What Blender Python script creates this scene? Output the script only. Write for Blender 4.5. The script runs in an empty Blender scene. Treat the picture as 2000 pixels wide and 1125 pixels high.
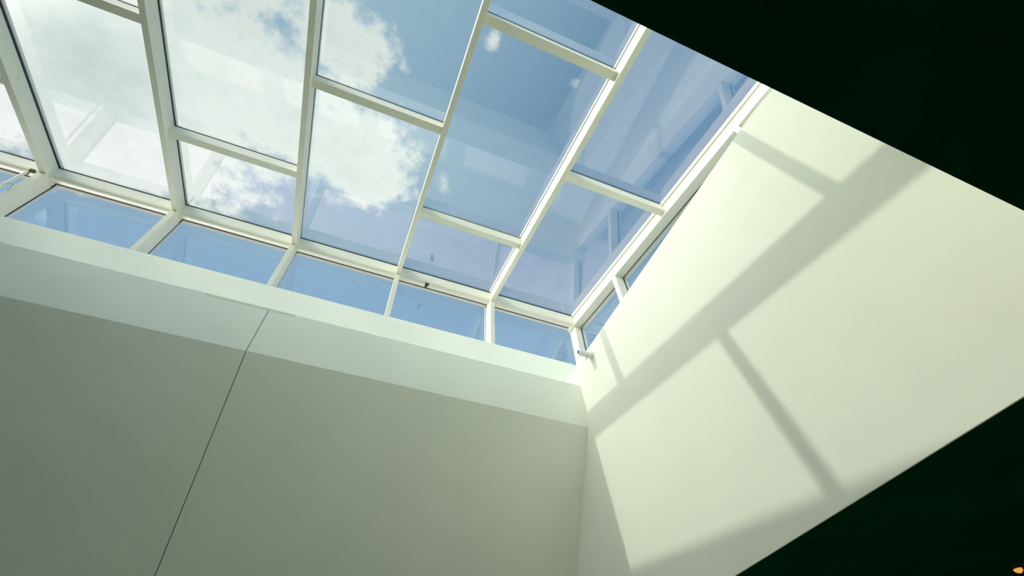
import bpy, bmesh, math
from mathutils import Vector, Matrix

# ------------------------------------------------------------ camera, sky, sun, exposure
S = 3.0            # metres per layout unit
EYE = 1.6          # eye height; layout origin is the eye
C = bpy.context.scene.collection
sc = bpy.context.scene
def P(x, y, z): return Vector((x*S, y*S, z*S + EYE))

cam = bpy.data.objects.new('camera', bpy.data.cameras.new('camera'))
C.objects.link(cam)
RM = Matrix(((0.92688683, -0.27375653, -0.25678429),
             (-0.37365906, -0.7376921, -0.5623071),
             (-0.0354925, 0.61714482, -0.7860487)))
# columns of the camera matrix: right, up, backward
cam.matrix_world = Matrix.Translation(P(0, 0, 0)) @ RM.to_4x4()
cam.data.sensor_width = 36.0
cam.data.lens = 36.0*925.92/2000.0
cam.data.clip_start = 0.02
cam.data.clip_end = 500
sc.camera = cam
sc.view_settings.view_transform = 'Standard'
sc.view_settings.look = 'None'
sc.view_settings.exposure = 0.0
sc.view_settings.gamma = 1.0
sc.view_settings.use_curve_mapping = False
sc.cycles.max_bounces = 14
sc.cycles.diffuse_bounces = 7
sc.cycles.transparent_max_bounces = 24
sc.cycles.caustics_reflective = False

K_SUN, T_SUN = 1.14, 0.104          # rise per step to -x, lean towards the window wall
sun_dir = Vector((-1/K_SUN, T_SUN, 1)).normalized()
sd = bpy.data.lights.new('sun', 'SUN')
sd.energy = 1.7
sd.color = (1.0, 0.97, 0.84)
sd.angle = math.radians(0.75)
so = bpy.data.objects.new('sun', sd); C.objects.link(so)
so.rotation_euler = sun_dir.to_track_quat('Z', 'Y').to_euler()
so.location = (-6, 0, 12)

class NT:
    """small node-tree builder"""
    def __init__(s, tree): s.t = tree; tree.nodes.clear()
    def n(s, typ, **kw):
        nd = s.t.nodes.new(typ)
        for k, v in kw.items(): setattr(nd, k, v)
        return nd
    def l(s, a, b): s.t.links.new(a, b)
    def put(s, sock, v):
        if isinstance(v, bpy.types.NodeSocket): s.l(v, sock)
        else: sock.default_value = v
    def m(s, op, a, b=0.0, c=None):
        nd = s.n('ShaderNodeMath', operation=op)
        s.put(nd.inputs[0], a); s.put(nd.inputs[1], b)
        if c is not None: s.put(nd.inputs[2], c)
        return nd.outputs[0]
    def mr(s, v, a, b, c=0.0, d=1.0, smooth=True):
        nd = s.n('ShaderNodeMapRange')
        if smooth: nd.interpolation_type = 'SMOOTHSTEP'
        s.put(nd.inputs[0], v)
        for i, q in enumerate((a, b, c, d)): nd.inputs[i+1].default_value = q
        return nd.outputs[0]
    def mix(s, f, a, b):
        nd = s.n('ShaderNodeMix', data_type='RGBA')
        s.put(nd.inputs[0], f); s.put(nd.inputs[6], a); s.put(nd.inputs[7], b)
        return nd.outputs[2]
    def noise(s, vec, scale, detail, rough=0.55, dist=0.0):
        nd = s.n('ShaderNodeTexNoise')
        s.l(vec, nd.inputs['Vector'])
        nd.inputs['Scale'].default_value = scale
        nd.inputs['Detail'].default_value = detail
        nd.inputs['Roughness'].default_value = rough
        nd.inputs['Distortion'].default_value = dist
        return nd.outputs[0]

GLOW = 8.0
SKY_FILL = 8.0     # brightness added to unseen low sky, mainly sunward, to fill-light the shaft walls
def build_world():
    w = bpy.data.worlds.new('sky'); sc.world = w; w.use_nodes = True
    g = NT(w.node_tree)
    tc = g.n('ShaderNodeTexCoord').outputs['Generated']
    sep = g.n('ShaderNodeSeparateXYZ'); g.l(tc, sep.inputs[0])
    x, y, z = sep.outputs
    zz = g.m('MAXIMUM', z, 0.03)
    u = g.m('DIVIDE', x, zz); v = g.m('DIVIDE', y, zz)   # a flat cloud deck overhead
    uv = g.n('ShaderNodeCombineXYZ'); g.l(u, uv.inputs[0]); g.l(v, uv.inputs[1])
    uvo = uv.outputs[0]
    # cloud banks of the deck: centre, half axes, height
    banks = [(-.36, .44, .28, .18, .84), (-.62, .50, .34, .34, 1.1), (-.135, .50, .16, .15, .85),
             (-.20, .27, .14, .10, .8), (-.36, .20, .22, .16, .62), (-.85, .20, .4, .4, .9),
             (-.07, .45, .09, .15, .55), (-.115, .25, .06, .07, .55),(-.45,.66,.30,.12,.6),
             (.068, .176, .028, .036, .56), (.253, .185, .035, .022, .46), (.07, .49, .035, .05, .5),
             (-.40, .82, .12, .04, .28), (-.14, .90, .2, .06, .27), (-.68, .80, .12, .03, .3),
             (-1.6, -.4, .9, .9, 1.0), (-1.4, 1.0, .5, .6, .8)]
    tot = None
    for cx, cy, a, b, h in banks:
        du = g.m('DIVIDE', g.m('SUBTRACT', u, cx), a)
        dv = g.m('DIVIDE', g.m('SUBTRACT', v, cy), b)
        r2 = g.m('ADD', g.m('MULTIPLY', du, du), g.m('MULTIPLY', dv, dv))
        e = g.m('MULTIPLY', g.m('EXPONENT', g.m('MULTIPLY', r2, -0.9)), h)
        tot = e if tot is None else g.m('MAXIMUM', tot, e)
    n1 = g.noise(uvo, 7.0, 12, 0.62, 0.3)
    n2 = g.noise(uvo, 2.6, 6, 0.5)
    n3 = g.noise(uvo, 24.0, 9, 0.65)
    tot = g.m('SUBTRACT', tot, g.mr(v, .74, .86, 0.0, .30))
    dens = g.m('ADD', tot, g.m('MULTIPLY', g.m('SUBTRACT', n1, 0.5), 1.25))
    dens = g.m('ADD', dens, g.m('MULTIPLY', g.m('SUBTRACT', n3, 0.5), 0.62))
    mask = g.mr(dens, 0.34, 0.64)
    thick = g.mr(g.m('ADD', dens, g.m('MULTIPLY', g.m('SUBTRACT', n2, .5), 0.9)), 0.55, 1.5)
    cloud = g.mix(thick, (.88, .97, .935, 1), (.64, .75, .73, 1))
    # blue sky, paler towards the sun's side and the horizon
    sunv = g.n('ShaderNodeVectorMath', operation='DOT_PRODUCT')
    nrm = g.n('ShaderNodeVectorMath', operation='NORMALIZE'); g.l(tc, nrm.inputs[0])
    g.l(nrm.outputs[0], sunv.inputs[0]); sunv.inputs[1].default_value = sun_dir
    cs = sunv.outputs['Value']
    blue = g.mix(g.mr(cs, 0.45, 0.86, smooth=False), (.11, .265, .46, 1), (.38, .59, .74, 1))
    blue = g.mix(g.mr(z, 0.88, 0.70), blue, (.25, .40, .55, 1))
    blue = g.mix(g.mr(z, 0.35, 0.0), blue, (.55, .65, .72, 1))
    sky = g.mix(mask, blue, cloud)
    fill = g.m('MAXIMUM', g.mr(u, -0.98, -1.5), g.m('MULTIPLY', g.mr(v, -0.15, -0.7), .15))  # where the added sky fill sits: out of view towards -x, weaker towards -y
    sky = g.mix(g.m('MULTIPLY', fill, 0.8), sky, (1.0, .95, .85, 1))
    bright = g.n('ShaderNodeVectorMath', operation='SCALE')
    g.l(sky, bright.inputs[0]); g.l(g.m('ADD', g.m('MULTIPLY', fill, SKY_FILL), 1.0), bright.inputs['Scale'])
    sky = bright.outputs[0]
    # bright aureole around the sun behind thin cloud (outside the frame, upper left)
    halo = g.m('MULTIPLY', g.m('POWER', g.m('MAXIMUM', cs, 0.0), 90.0), GLOW)
    glow = g.n('ShaderNodeVectorMath', operation='SCALE')
    glow.inputs[0].default_value = (1.0, .98, .88); g.l(halo, glow.inputs['Scale'])
    add = g.n('ShaderNodeVectorMath', operation='ADD')
    g.l(sky, add.inputs[0]); g.l(glow.outputs[0], add.inputs[1])
    ground = g.mix(g.mr(z, 0.0, -0.02), add.outputs[0], (.10, .11, .09, 1))
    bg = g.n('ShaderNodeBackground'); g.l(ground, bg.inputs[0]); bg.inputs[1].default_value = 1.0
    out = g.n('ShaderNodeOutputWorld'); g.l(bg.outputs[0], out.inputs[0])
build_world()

# ------------------------------------------------------------ materials
def mat(name, col, rough=0.6, vary=0.04, scale=3.0, bump=0.0, bscale=60.0, spec=0.4, metal=0.0, emit=None):
    m = bpy.data.materials.new(name); m.use_nodes = True
    g = NT(m.node_tree)
    out = g.n('ShaderNodeOutputMaterial'); b = g.n('ShaderNodeBsdfPrincipled')
    g.l(b.outputs[0], out.inputs[0])
    tc = g.n('ShaderNodeTexCoord').outputs['Object']
    f = g.noise(tc, scale, 5)
    c2 = tuple(max(0, q*(1-vary*2)) for q in col[:3]) + (1,)
    c1 = tuple(min(1, q*(1+vary)) for q in col[:3]) + (1,)
    g.l(g.mix(g.mr(f, .3, .7), c1, c2), b.inputs['Base Color'])
    b.inputs['Roughness'].default_value = rough
    b.inputs['Metallic'].default_value = metal
    b.inputs['Specular IOR Level'].default_value = spec
    if bump:
        bp = g.n('ShaderNodeBump'); bp.inputs['Strength'].default_value = bump
        bp.inputs['Distance'].default_value = 0.002
        g.l(g.noise(tc, bscale, 6), bp.inputs['Height']); g.l(bp.outputs[0], b.inputs['Normal'])
    if emit:
        b.inputs['Emission Color'].default_value = emit[0] + (1,)
        b.inputs['Emission Strength'].default_value = emit[1]
    return m

def glass(name, tint, refl, f0):
    m = bpy.data.materials.new(name); m.use_nodes = True
    g = NT(m.node_tree)
    out = g.n('ShaderNodeOutputMaterial')
    tr = g.n('ShaderNodeBsdfTransparent'); tr.inputs[0].default_value = tint + (1,)
    gl = g.n('ShaderNodeBsdfGlossy'); gl.inputs['Color'].default_value = refl + (1,)
    gl.inputs['Roughness'].default_value = 0.0
    lw = g.n('ShaderNodeLayerWeight'); lw.inputs['Blend'].default_value = 0.5
    p5 = g.m('POWER', lw.outputs['Facing'], 5.0)
    fac = g.m('ADD', g.m('MULTIPLY', p5, 1-f0), f0)
    mx = g.n('ShaderNodeMixShader')
    g.l(fac, mx.inputs[0]); g.l(tr.outputs[0], mx.inputs[1]); g.l(gl.outputs[0], mx.inputs[2])
    g.l(mx.outputs[0], out.inputs[0])
    return m

M = dict(
    wall=mat('white_wall_paint', (.915, .94, .835), .75, .012, 1.2, .12, 90, .25),
    frame=mat('cream_powder_coat', (.79, .79, .67), .38, .012, 4, .05, 200, .45),
    gasket=mat('black_rubber_gasket', (.006, .016, .016), .5, .1, 20),
    seam=mat('dark_seam_filler', (.05, .08, .06), .9, .1, 20),
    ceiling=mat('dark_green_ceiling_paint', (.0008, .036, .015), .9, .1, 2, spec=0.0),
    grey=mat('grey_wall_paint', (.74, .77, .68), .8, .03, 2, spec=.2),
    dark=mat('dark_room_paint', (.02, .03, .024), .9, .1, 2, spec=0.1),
    floor=mat('stone_floor', (.88, .88, .74), .6, .1, 2, .2, 20),
    plastic=mat('white_plastic', (.86, .88, .84), .35, .01, 9),
    lens=mat('black_lens', (.003, .003, .004), .1, .1, 9, spec=.6),
    bronze=mat('brown_metal', (.10, .075, .03), .4, .2, 40, metal=.7),
    screw=mat('grey_steel_screw', (.22, .24, .20), .4, .1, 40, metal=.5),
    deck=mat('pale_roof_sheeting', (.74, .63, .61), .8, .05, 1.5, .3, 8, .2),
    lamp=mat('amber_lamp', (.8, .4, .1), .5, .02, 9, emit=((.95, .42, .07), .8)),
    lamp_rim=mat('dark_lamp_rim', (.02, .02, .018), .5, .1, 9),
    roof_glass=glass('coated_roof_glass', (.985, .99, .98), (1.0, .88, .95), .112),
    side_glass=glass('clerestory_glass', (.95, .985, 1.0), (.9, .93, 1.0), .05),
)

# ------------------------------------------------------------ helpers
def setp(o, label=None, cat=None, group=None, kind=None):
    for k, v in (('label', label), ('category', cat), ('group', group), ('kind', kind)):
        if v: o[k] = v
    return o

def empty(name, at, label=None, cat=None, group=None, kind=None):
    o = bpy.data.objects.new(name, None); C.objects.link(o); o.location = at
    o.empty_display_size = 0.1
    return setp(o, label, cat, group, kind)

def link(name, bm, material, parent=None, origin=None, bevel=0.0, smooth=False):
    """bm is in world metres; origin = the root's place"""
    org = origin if origin is not None else (parent.location.copy() if parent else Vector((0, 0, 0)))
    top = parent
    bmesh.ops.recalc_face_normals(bm, faces=bm.faces)
    bmesh.ops.translate(bm, verts=bm.verts, vec=-org)
    me = bpy.data.meshes.new(name); bm.to_mesh(me); bm.free()
    me.materials.append(M[material])
    if smooth:
        for p in me.polygons: p.use_smooth = True
    o = bpy.data.objects.new(name, me); C.objects.link(o)
    if parent: o.parent = parent
    else: o.location = org
    if bevel:
        b = o.modifiers.new('bevel', 'BEVEL'); b.width = bevel; b.segments = 2; b.limit_method = 'ANGLE'
    return o

def ext(poly, x0, x1, bm=None):
    """extrude a (y, z) polygon along x, layout units in, metres out"""
    bm = bm or bmesh.new()
    a = [bm.verts.new(P(x0, y, z)) for y, z in poly]
    b = [bm.verts.new(P(x1, y, z)) for y, z in poly]
    bm.faces.new(a); bm.faces.new(list(reversed(b)))
    n = len(poly)
    for i in range(n):
        bm.faces.new((a[i], a[(i+1) % n], b[(i+1) % n], b[i]))
    return bm

def box(x0, x1, y0, y1, z0, z1, bm=None):
    return ext([(y0, z0), (y1, z0), (y1, z1), (y0, z1)], x0, x1, bm)

def tube(pts, rad, seg=20, bm=None, caps=True):
    """round bar through world points with a radius per point"""
    bm = bm or bmesh.new(); rings = []
    for i, p in enumerate(pts):
        t = (pts[min(i+1, len(pts)-1)] - pts[max(i-1, 0)]).normalized()
        a = t.cross(Vector((0, 0, 1)))
        if a.length < 1e-3: a = Vector((1, 0, 0))
        a.normalize(); b = t.cross(a)
        r = rad[i] if isinstance(rad, (list, tuple)) else rad
        rings.append([bm.verts.new(p + a*math.cos(2*math.pi*k/seg)*r + b*math.sin(2*math.pi*k/seg)*r) for k in range(seg)])
    for r0, r1 in zip(rings, rings[1:]):
        for k in range(seg): bm.faces.new((r0[k], r0[(k+1) % seg], r1[(k+1) % seg], r1[k]))
    if caps: bm.faces.new(rings[0]); bm.faces.new(list(reversed(rings[-1])))
    return bm

# ------------------------------------------------------------ layout (units, eye at the origin)
T = 0.1778                       # roof rises towards the window wall
CG, CBM = 2.034, 1.950           # height at y=0 of glass underside and of rafter underside
GT = 0.006                       # glass thickness
YB, ZB = 1.479, 1.232            # fold of the back wall
ZL = 1.463                       # top of the back wall
FL = 0.5349                      # outward splay of the lower back wall per unit of drop
H = .05                          # ceiling slab
ZC = 0.46                        # ceiling underside
YF = 0.022                       # front edge of the opening
XW = -2.2672                      # left wall of the shaft
XR, ZR = 1.0, 1.594              # right wall and its top
YP, YG = 1.752, 1.840            # post inner face, window glass
XP, XG = 1.245, 1.286            # same on the right side
ZS = 1.888                       # window sill
def rz(y, c=CG): return c + T*y
RX = [-2.829, -2.242, -1.681, -1.098, -0.502, 0.085, 0.6765]     # right faces of the rafters
RW = 0.025
RWs = {2: 0.029}

# ------------------------------------------------------------ structure
ylow = YB + (ZB-ZC)*FL
th = .06
CR = -0.386; cw = 0.0014
bm = None
for a, b in ((XW-.1, CR-cw), (CR+cw, XR+.02)):
    bm = ext([(YB, ZB), (YB, ZL), (YP+.03, ZL), (YP+.03, ZL-th), (YB+th*2, ZL-th), (YB+th*2, ZB),
              (ylow+th*1.5, ZC), (ylow, ZC)], a, b, bm)
wb = setp(link('wall_back', bm, 'wall', origin=P(0, YB, ZC)), 'white shaft wall folded below its top, split by one crack', 'wall', kind='structure')
bm = ext([(YB+.004, ZB), (YB+.004, ZL-.002), (YB+.03, ZL-.002), (YB+.03, ZB), (ylow+.03, ZC+.001), (ylow+.004, ZC+.001)], CR-cw*1.02, CR+cw*1.02)
cr = link('crack_filler', bm, 'seam', parent=None, origin=P(0, YB, ZC)); cr.parent = wb; cr.location = (0, 0, 0)

bm2 = ext([(YF-.14, ZC), (ylow, ZC), (ylow, ZC+H+.001), (YF-.14, ZC+H+.001)], XR, XR+.004)
ext([(YF-.14, ZC+H+.001), (ylow+.09, ZC+H+.001), (ylow+.09, ZB), (YG+.10, ZB), (YG+.10, ZR), (YF-.14, ZR)], XR, XP+.09, bm2)
setp(link('wall_right', bm2, 'wall', origin=P(XR, 1, ZC)), 'sunlit white end wall striped with roof frame shadows', 'wall', kind='structure')
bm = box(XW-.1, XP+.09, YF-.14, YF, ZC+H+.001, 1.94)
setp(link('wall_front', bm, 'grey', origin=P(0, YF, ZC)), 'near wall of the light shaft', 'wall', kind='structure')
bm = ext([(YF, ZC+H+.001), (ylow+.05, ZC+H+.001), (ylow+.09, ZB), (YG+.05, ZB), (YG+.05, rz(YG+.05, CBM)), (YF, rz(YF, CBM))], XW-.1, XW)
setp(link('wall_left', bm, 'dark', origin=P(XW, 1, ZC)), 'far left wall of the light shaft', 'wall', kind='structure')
# upstand under the window band
bm = ext([(YP, ZL+.001), (YP, ZS), (YP+.10, ZS), (YP+.10, ZL+.001)], XW, XP+.07)
setp(link('trim_1', bm, 'wall', origin=P(0, YP, ZL), bevel=.004), 'cream upstand under the window band', 'trim', kind='structure')
# upstand under the right hand windows
bm = box(XP, XP+.07, YF, YP-.001, ZR, 1.80)
setp(link('trim_2', bm, 'wall', origin=P(XP, 1, ZR), bevel=.004), 'upstand behind the top of the right wall', 'trim', kind='structure')

# room below
RX0, RX1, RY0, RY1 = -3.4, 3.0, -2.0, 3.0
bm = box(RX0, RX1, RY0, YF-.001, ZC, ZC+H)
box(RX0, RX1, ylow+.001, RY1, ZC, ZC+H, bm)
box(RX0, XW-.001, YF-.001, ylow+.001, ZC, ZC+H, bm)
box(XR+.0045, RX1, YF-.001, ylow+.001, ZC, ZC+H, bm)
FZ = -EYE/S
ce = setp(link('ceiling', bm, 'ceiling', origin=P(0, 0, ZC)), 'dark green black ceiling around the skylight shaft', 'ceiling', kind='structure')
setp(link('floor', box(RX0, RX1, RY0, RY1, FZ-.05, FZ), 'floor', origin=P(0, 0, FZ)), 'stone floor', 'floor', kind='structure')
for nm, b in (('wall_room_back', (RX0, RX1, RY1, RY1+.05)), ('wall_room_front', (RX0, RX1, RY0-.05, RY0)),
              ('wall_room_left', (RX0-.05, RX0, RY0-.05, RY1+.05)), ('wall_room_right', (RX1, RX1+.05, RY0-.05, RY1+.05))):
    bx_ = box(*b, FZ-.05, ZC+H)
    setp(link(nm, bx_, 'dark', origin=P((b[0]+b[1])/2, (b[2]+b[3])/2, FZ)), 'dark room wall', 'wall', kind='structure')

# pale flat roof outside, one field on each side of the shaft
RD = 1.55
bm = box(-7, 7, YG+.13, 9, RD-.04, RD)
box(XP+.12, 7, -8, YG+.129, RD-.04, RD, bm)
setp(link('roof_deck', bm, 'deck', origin=P(0, 3, RD)), 'pale ribbed flat roof outside the skylight, seen only as a reflection', 'roof', kind='structure')
# ------------------------------------------------------------ rafters
RL = [None, None,
      ('widest white rafter, at the left edge of the roof glass', 'left'),
      ('white rafter crossing white cloud, second from the left edge', ''),
      ('upright looking white rafter right of the brightest cloud panes', ''),
      ('slim white rafter in the middle of the roof glass', ''),
      ('white rafter with a bright sunlit side, right of the blue panes', '')]
PY = {'a': 1.273, 'b': .776, 'c': .275}
PW, PD = .037, .059
def screw(parent, p, n):
    bm = tube([p, p+n*.004], .0045, 10)
    return link('screw', bm, 'screw', parent=parent)

for i, xr in enumerate(RX):
    if i == 0: continue
    w = RWs.get(i, RW); x0, x1 = xr-w, xr
    lab = RL[i][0] if RL[i] else 'white rafter further left, beyond the edge of the photo'
    root = empty('roof_rafter', P(xr-w/2, YP, rz(YP, CBM)), lab, 'rafter', 'rafters of the roof glass')
    g0 = .012
    link('rafter_box', ext([(YF+.001, rz(YF, CBM)), (YP, rz(YP, CBM)), (YG-.004, rz(YG, CBM)), (YG-.004, rz(YG, CG)), (YF+.001, rz(YF, CG))], x0, x1),
         'frame', root, bevel=.003)
    # glazing gasket between box and outer cap
    link('gasket', ext([(YF, rz(YF, CG)), (YG, rz(YG, CG)), (YG, rz(YG, CG+.018)), (YF, rz(YF, CG+.018))], x0+.0015, x1-.0015), 'gasket', root)
    link('outer_cap', ext([(YF, rz(YF, CG+.018)), (YG+.01, rz(YG, CG+.018)), (YG+.01, rz(YG, CG+.034)), (YF, rz(YF, CG+.034))], x0, x1), 'frame', root, bevel=.002)
    if i == 2:
        for dx, dy in ((0, 0), (0, .012)): screw(root, P(x1, 1.256+dy, rz(1.256, CG-.036)), Vector((1, 0, 0)))
    if i == 3:
        for dx, dy in ((0, 0), (0, .010)): screw(root, P(x1, .776+dy, rz(.776, CG-.036)), Vector((1, 0, 0)))

# edge beam along the right side
YJ = 1.7700
eb = empty('edge_beam', P(XP, YP, rz(YP, CBM)), 'bright sunlit white beam along the right edge of the roof glass', 'beam')
link('beam_box', ext([(YF+.001, rz(YF, CBM)), (YJ, rz(YJ, CBM)), (YJ, rz(YJ, CG)), (YF+.001, rz(YF, CG))], XP-.012, XG+.03), 'frame', eb, bevel=.003)
link('glazing_bead', ext([(YF+.001, rz(YF, CG-.0005)), (YJ, rz(YJ, CG-.0005)), (YJ, rz(YJ, CG-.012)), (YF+.001, rz(YF, CG-.012))], XP-.019, XP-.0125), 'frame', eb, bevel=.0015)
link('outer_cap', ext([(YF, rz(YF, CG+.010)), (YJ, rz(YJ, CG+.010)), (YJ, rz(YJ, CG+.024)), (YF, rz(YF, CG+.024))], XP-.010, XG+.03), 'frame', eb, bevel=.002)
link('gasket', ext([(YF, rz(YF, CG)), (YJ, rz(YJ, CG)), (YJ, rz(YJ, CG+.010)), (YF, rz(YF, CG+.010))], XP-.008, XG+.025), 'gasket', eb)
XE = XP-.012

# ------------------------------------------------------------ purlins and roof panes, bay by bay
bays = []
for i in range(len(RX)-1):
    bays.append((RX[i], RX[i+1]-RWs.get(i+1, RW)))
bays.append((RX[-1], XE))
PL = {(2, 'b'): 'short piece of white purlin at the top left corner, between the two leftmost rafters',
      (3, 'a'): 'white purlin across the cloud panes, low between the second and third rafters',
      (4, 'b'): 'white purlin between the third rafter and the slim middle rafter',
      (5, 'a'): 'lower white purlin right of the slim middle rafter, above the pink pane',
      (5, 'c'): 'upper white purlin near the dark ceiling, right of the slim middle rafter',
      (6, 'b'): 'white purlin ending at the sunlit edge beam',
      (3, 'c'): 'white purlin overhead above the second bay of cloud, out of the photo'}
pane_n = 0
PLAB = {(2, 0): 'large cloudy grey white roof pane between the two leftmost rafters',
        (2, 1): 'sliver of roof pane above the short top left purlin',
        (3, 0): 'low cloudy roof pane below the purlin of the second bay',
        (3, 1): 'tall roof pane full of bright cloud',
        (4, 0): 'roof pane where the cloud ends and pink reflection begins',
        (4, 1): 'upper roof pane with cloud on its left and blue on its right',
        (5, 0): 'small pink tinted roof pane beside the sunlit rafter',
        (5, 1): 'deep blue roof pane with a few wisps of cloud',
        (5, 2): 'small blue roof pane under the dark ceiling edge',
        (6, 0): 'roof pane in the corner by the sunlit edge beam',
        (6, 1): 'roof pane full of slanting reflections of the striped wall'}
for i, (x0, x1) in enumerate(bays):
    if i == 0: continue
    keys = ('b',) if i % 2 == 0 else ('a', 'c')
    ys = [PY[k] for k in keys]
    for k in keys:
        y = PY[k]; yy = y + PW
        lab = PL.get((i, k), 'white purlin of the leftmost bay, ' + ('near the window band' if k == 'a' else 'near the ceiling edge'))
        root = empty('roof_purlin', P((x0+x1)/2, y, rz(y, CG-PD)), lab, 'purlin', 'purlins of the roof glass')
        link('purlin_box', ext([(y, rz(y, CG-PD)), (yy, rz(yy, CG-PD)), (yy, rz(yy, CG)), (y, rz(y, CG))], x0+.0003, x1-.0003), 'frame', root, bevel=.002)
        link('gasket', ext([(y-.0018, rz(y, CG+.0003)), (yy-.001, rz(yy, CG+.0003)), (yy-.001, rz(yy, CG+.0052)), (y-.0018, rz(y, CG+.0052))], x0+.0003, x1-.0003), 'gasket', root)
        link('outer_cap', ext([(y+.004, rz(y, CG+.010)), (yy-.004, rz(yy, CG+.010)), (yy-.004, rz(yy, CG+.018)), (y+.004, rz(y, CG+.018))], x0+.001, x1-.001), 'frame', root)
    edges = sorted([YF-.02] + ys + [YG])
    cells = list(zip(edges[:-1], edges[1:]))[::-1]
    for j, (ya, yb) in enumerate(cells):
        pane_n += 1
        if j < len(cells)-1: ya2 = ya + PW*.5
        else: ya2 = ya
        yb2 = yb + PW*.5 if j > 0 else yb
        c1 = CG+.0056
        w = empty('window_%d' % pane_n, P((x0+x1)/2, (ya+yb)/2, rz((ya+yb)/2, c1)), PLAB.get((i, j), 'roof pane beyond the left edge of the photo'), 'window', kind='structure')
        link('glass_pane', ext([(ya2+.0005, rz(ya2, c1)), (yb2-.0005, rz(yb2, c1)), (yb2-.0005, rz(yb2, c1+GT*.6)), (ya2+.0005, rz(ya2, c1+GT*.6))], x0-.002, x1+.002), 'roof_glass', w)

# ------------------------------------------------------------ eave beam over the window band
ev = empty('eave_beam', P(0, 1.7645, 2.270), 'long cream beam where roof glass meets the window band', 'beam')
YE = 1.7645
EU, EG = 2.270, 2.311       # beam underside at its front and at the glass
link('beam_box', ext([(YE, rz(YE, CG)), (YE, EU+.018), (YE+.004, EU+.008), (YE+.012, EU+.002), (YE+.022, EU+.003), (YE+.028, EU+.018),
                      (YG-.006, EG), (YG+.02, EG), (YG+.02, rz(YG, CG))], XW, XP+.002), 'frame', ev, bevel=.002)
link('gasket', box(XW, XP, YG-.0052, YG+.0005, EG-.0013, EG+.0002), 'gasket', ev)
link('roof_gasket', ext([(YE-.003, rz(YE, CG+.0003)), (YG, rz(YG, CG+.0003)), (YG, rz(YG, CG+.0052)), (YE-.003, rz(YE, CG+.0052))], XW, XE), 'gasket', ev)
for k in range(26):
    x = -1.95 + k*.125
    if min(abs(x-q) for q in RX) > .04 and x < 1.15:
        n = Vector((0, -1, 0)); screw(ev, P(x, YE+.045, EU+.027), Vector((0, 0.5, -1)).normalized())

# ------------------------------------------------------------ window posts
PO = [None, None, 'thick white post below the leftmost rafter', 'white post between the two left windows of the band',
      'slanting white post below the third rafter', 'slim white post below the middle rafter',
      'white post of the band just left of the corner']
for i, xr in enumerate(RX):
    if i == 0: continue
    w = RWs.get(i, RW)
    lab = PO[i] or 'white post of the window band beyond the left edge of the photo'
    root = empty('window_post', P(xr-w/2, YP, ZS), lab, 'post', 'posts of the window band')
    link('post_box', ext([(YP, ZS), (YG, ZS), (YG, rz(YG, CBM)-.0006), (YP, rz(YP, CBM)-.0006)], xr-w, xr), 'frame', root, bevel=.003)
    link('gasket', box(xr-w+.001, xr-.001, YG, YG+.009, ZS, EG), 'gasket', root)
    link('outer_cap', box(xr-w, xr, YG+.009, YG+.022, ZS, EG), 'frame', root)
cp = empty('corner_post', P(XP, YP, ZS), 'white corner post where the window band meets the right windows', 'post')
bm = box(XP-.001, XG-.001, 1.7705, YG, ZS, rz(1.772, CBM)-.0005)
ext([(1.7705, rz(1.772, CBM)), (YG, rz(1.772, CBM)), (YG, rz(YG, CG)), (1.7705, rz(1.7705, CG))], XP-.012, XG+.03, bm)
link('post_box', bm, 'frame', cp, bevel=.003)
link('gasket', box(XG-.001, XG+.012, 1.775, YG-.002, ZR+.02, rz(1.772, CBM)-.001), 'gasket', cp)
link('outer_cap', box(XG+.012, XG+.03, 1.778, YG+.02, ZR+.02, rz(1.772, CBM)-.002), 'frame', cp, bevel=.002)

WL = {1: 'blue window at the left edge behind a hanging rod', 2: 'leftmost whole blue window of the band',
      3: 'pale blue window of the band with soft cloud, second whole one', 4: 'middle blue window of the band with a reflected post at its left',
      5: 'blue window of the band under the small brown fitting', 6: 'rightmost blue window of the band beside the corner post'}
for i, (x0, x1) in enumerate(bays):
    if i == 0: continue
    pane_n += 1
    xe = XP-.001 if i == len(bays)-1 else x1
    w = empty('window_%d' % pane_n, P((x0+xe)/2, YG, ZS), WL.get(i, 'window of the band beyond the left edge of the photo'), 'window', kind='structure')
    link('glass_pane', box(x0-.002, xe+.002, YG+.001, YG+.001+GT, ZS+.001, EG+.002), 'side_glass', w)

# ------------------------------------------------------------ right windows and mullions
ML = [(1.263, .033, 'white mullion of the right windows near the corner'), (.2685, .0245, 'short white mullion stub near the upper end of the right wall')]
for y, w, lab in ML:
    zt = rz(y, CBM)
    root = empty('window_mullion', P(XP, y+w/2, 1.80), lab, 'mullion', 'mullions above the right wall')
    link('mullion_box', ext([(y, 1.801), (y+w, 1.801), (y+w, rz(y+w, CBM)-.0008), (y, zt-.0008)], XP-.0115, XG-.001), 'frame', root, bevel=.002)
    link('gasket', ext([(y+.001, 1.801), (y+w-.001, 1.801), (y+w-.001, zt), (y+.001, zt)], XG-.001, XG+.010), 'gasket', root)
    link('outer_cap', ext([(y-.001, 1.801), (y+w+.001, 1.801), (y+w+.001, zt), (y-.001, zt)], XG+.010, XG+.024), 'frame', root)
segs = [(1.296, 1.7705, 'corner window above the right wall'), (.293, 1.263, 'long narrow window above the right wall'), (YF, .2685, 'last window above the right wall, under the dark ceiling')]
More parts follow.
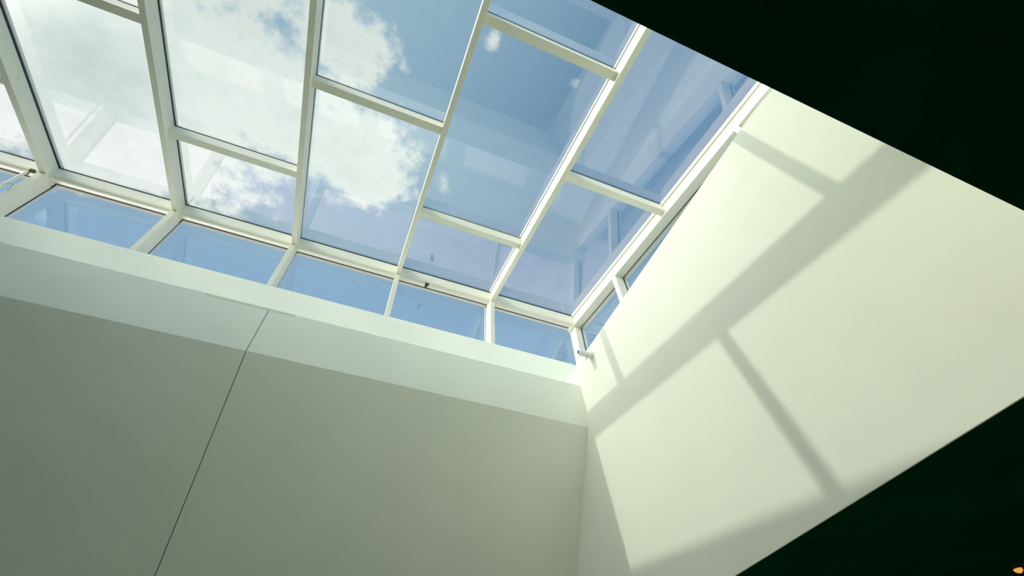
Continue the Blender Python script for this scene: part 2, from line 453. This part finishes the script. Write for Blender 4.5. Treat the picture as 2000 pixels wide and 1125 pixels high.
for y0, y1, lab in segs:
    pane_n += 1
    w = empty('window_%d' % pane_n, P(XG, (y0+y1)/2, 1.80), lab, 'window', kind='structure')
    link('glass_pane', ext([(y0-.001, 1.802), (y1+.001, 1.802), (y1+.001, rz(y1, CBM)+.001), (y0-.001, rz(y0, CBM)+.001)], XG, XG+GT), 'side_glass', w)
    link('gasket', ext([(y0, rz(y0, CBM)-.0016), (y1, rz(y1, CBM)-.0016), (y1, rz(y1, CBM)-.0005), (y0, rz(y0, CBM)-.0005)], XG-.001, XG+.004), 'gasket', w)

# ------------------------------------------------------------ small things
# tube camera on the right wall near the corner
cx = empty('security_camera', P(XR, 1.338, 1.532), 'small white tube camera with a black lens on the right wall corner', 'camera')
r = .0155*S
p0, p1 = P(XR, 1.338, 1.532), P(.930, 1.338, 1.532)
ax = (p1-p0)
link('camera_body', tube([p0+ax*.12, p0+ax*.97, p0+ax*.995], [r, r, r*.9], 32, caps=True), 'plastic', cx, bevel=.002)
link('mounting_plate', tube([p0, p0+ax*.12], r*1.18, 32), 'plastic', cx, bevel=.002)
link('lens', tube([p0+ax*.99, p0+ax*1.008], r*.55, 24), 'lens', cx)
link('lens_ring', tube([p0+ax*.99, p0+ax*1.004], r*.78, 24), 'plastic', cx)
link('clip', box(.972, .978, 1.338-.019, 1.338+.019, 1.513, 1.5165), 'plastic', cx)

# hanging rod at the left edge with a clip
rod = empty('opening_rod', P(-1.722, 1.733, 1.905), 'thin white rod hanging before the window at the left edge', 'rod')
link('rod_tube', tube([P(-1.722, 1.733, 2.212), P(-1.722, 1.733, 1.84)], .0063*S, 18), 'frame', rod)
link('ring', tube([P(-1.722, 1.733, 2.081), P(-1.722, 1.733, 2.071)], .0085*S, 18), 'frame', rod)
link('hook', tube([P(-1.714, 1.729, 2.081), P(-1.694, 1.727, 2.086), P(-1.684, 1.727, 2.060), P(-1.687, 1.733, 2.038)], .004, 8), 'screw', rod)
for x, z, lab in ((-1.734, 2.245, 'dark metal fitting on the beam above the hanging rod'), (.249, 2.232, 'small brown metal fitting alone on the cream beam')):
    f = empty('beam_fitting', P(x, YE, z), lab, 'fitting')
    bm = box(x-.011, x+.011, 1.749, 1.7640, z+.006, z+.020)
    link('bracket', bm, 'bronze', f, bevel=.003)
    link('bolt', tube([P(x-.003, 1.757, z+.006), P(x-.003, 1.757, z-.004), P(x-.004, 1.757, z-.006), P(x-.006, 1.757, z-.018)], [.010, .010, .020, .024], 14), 'bronze', f)

# thin pale joint strip where the crack meets the wall top
js = setp(link('joint_strip', box(-.615, -.286, YB-.0007, YB, ZL-.010, ZL+.0005), 'frame', origin=P(-.45, YB, ZL), bevel=.001),
          'thin pale strip on the wall edge above the crack', 'strip')
# thin pale sticks lying on the roof glass
for a, b, lab in (((-1.056, 1.696), (-1.095, 1.778), 'thin pale stick on the glass low beside the second rafter'),
                  ((1.125, 1.703), (1.179, 1.765), 'thin white stick on the glass near the right corner')):
    z = CG+.0056+GT*.6
    bm = tube([P(a[0], a[1], rz(a[1], z)+.0016), P(b[0], b[1], rz(b[1], z)+.0016)], .0045, 8)
    setp(link('pale_stick', bm, 'plastic', origin=P(a[0], a[1], rz(a[1], z))), lab, 'stick')
# amber ceiling lamp at the lower right
lx, ly = 1.679, .717
lp = empty('ceiling_lamp', P(lx, ly, ZC), 'tiny amber lamp glowing on the dark ceiling at the lower right', 'lamp')
lo = P(lx, ly, ZC)
link('lamp_rim', tube([lo, lo-Vector((0, 0, .012))], [.040, .034], 32), 'lamp_rim', lp)
link('lamp_bulb', tube([lo-Vector((0, 0, .012)), lo-Vector((0, 0, .026)), lo-Vector((0, 0, .038))], [.030, .026, .010], 32), 'lamp', lp)
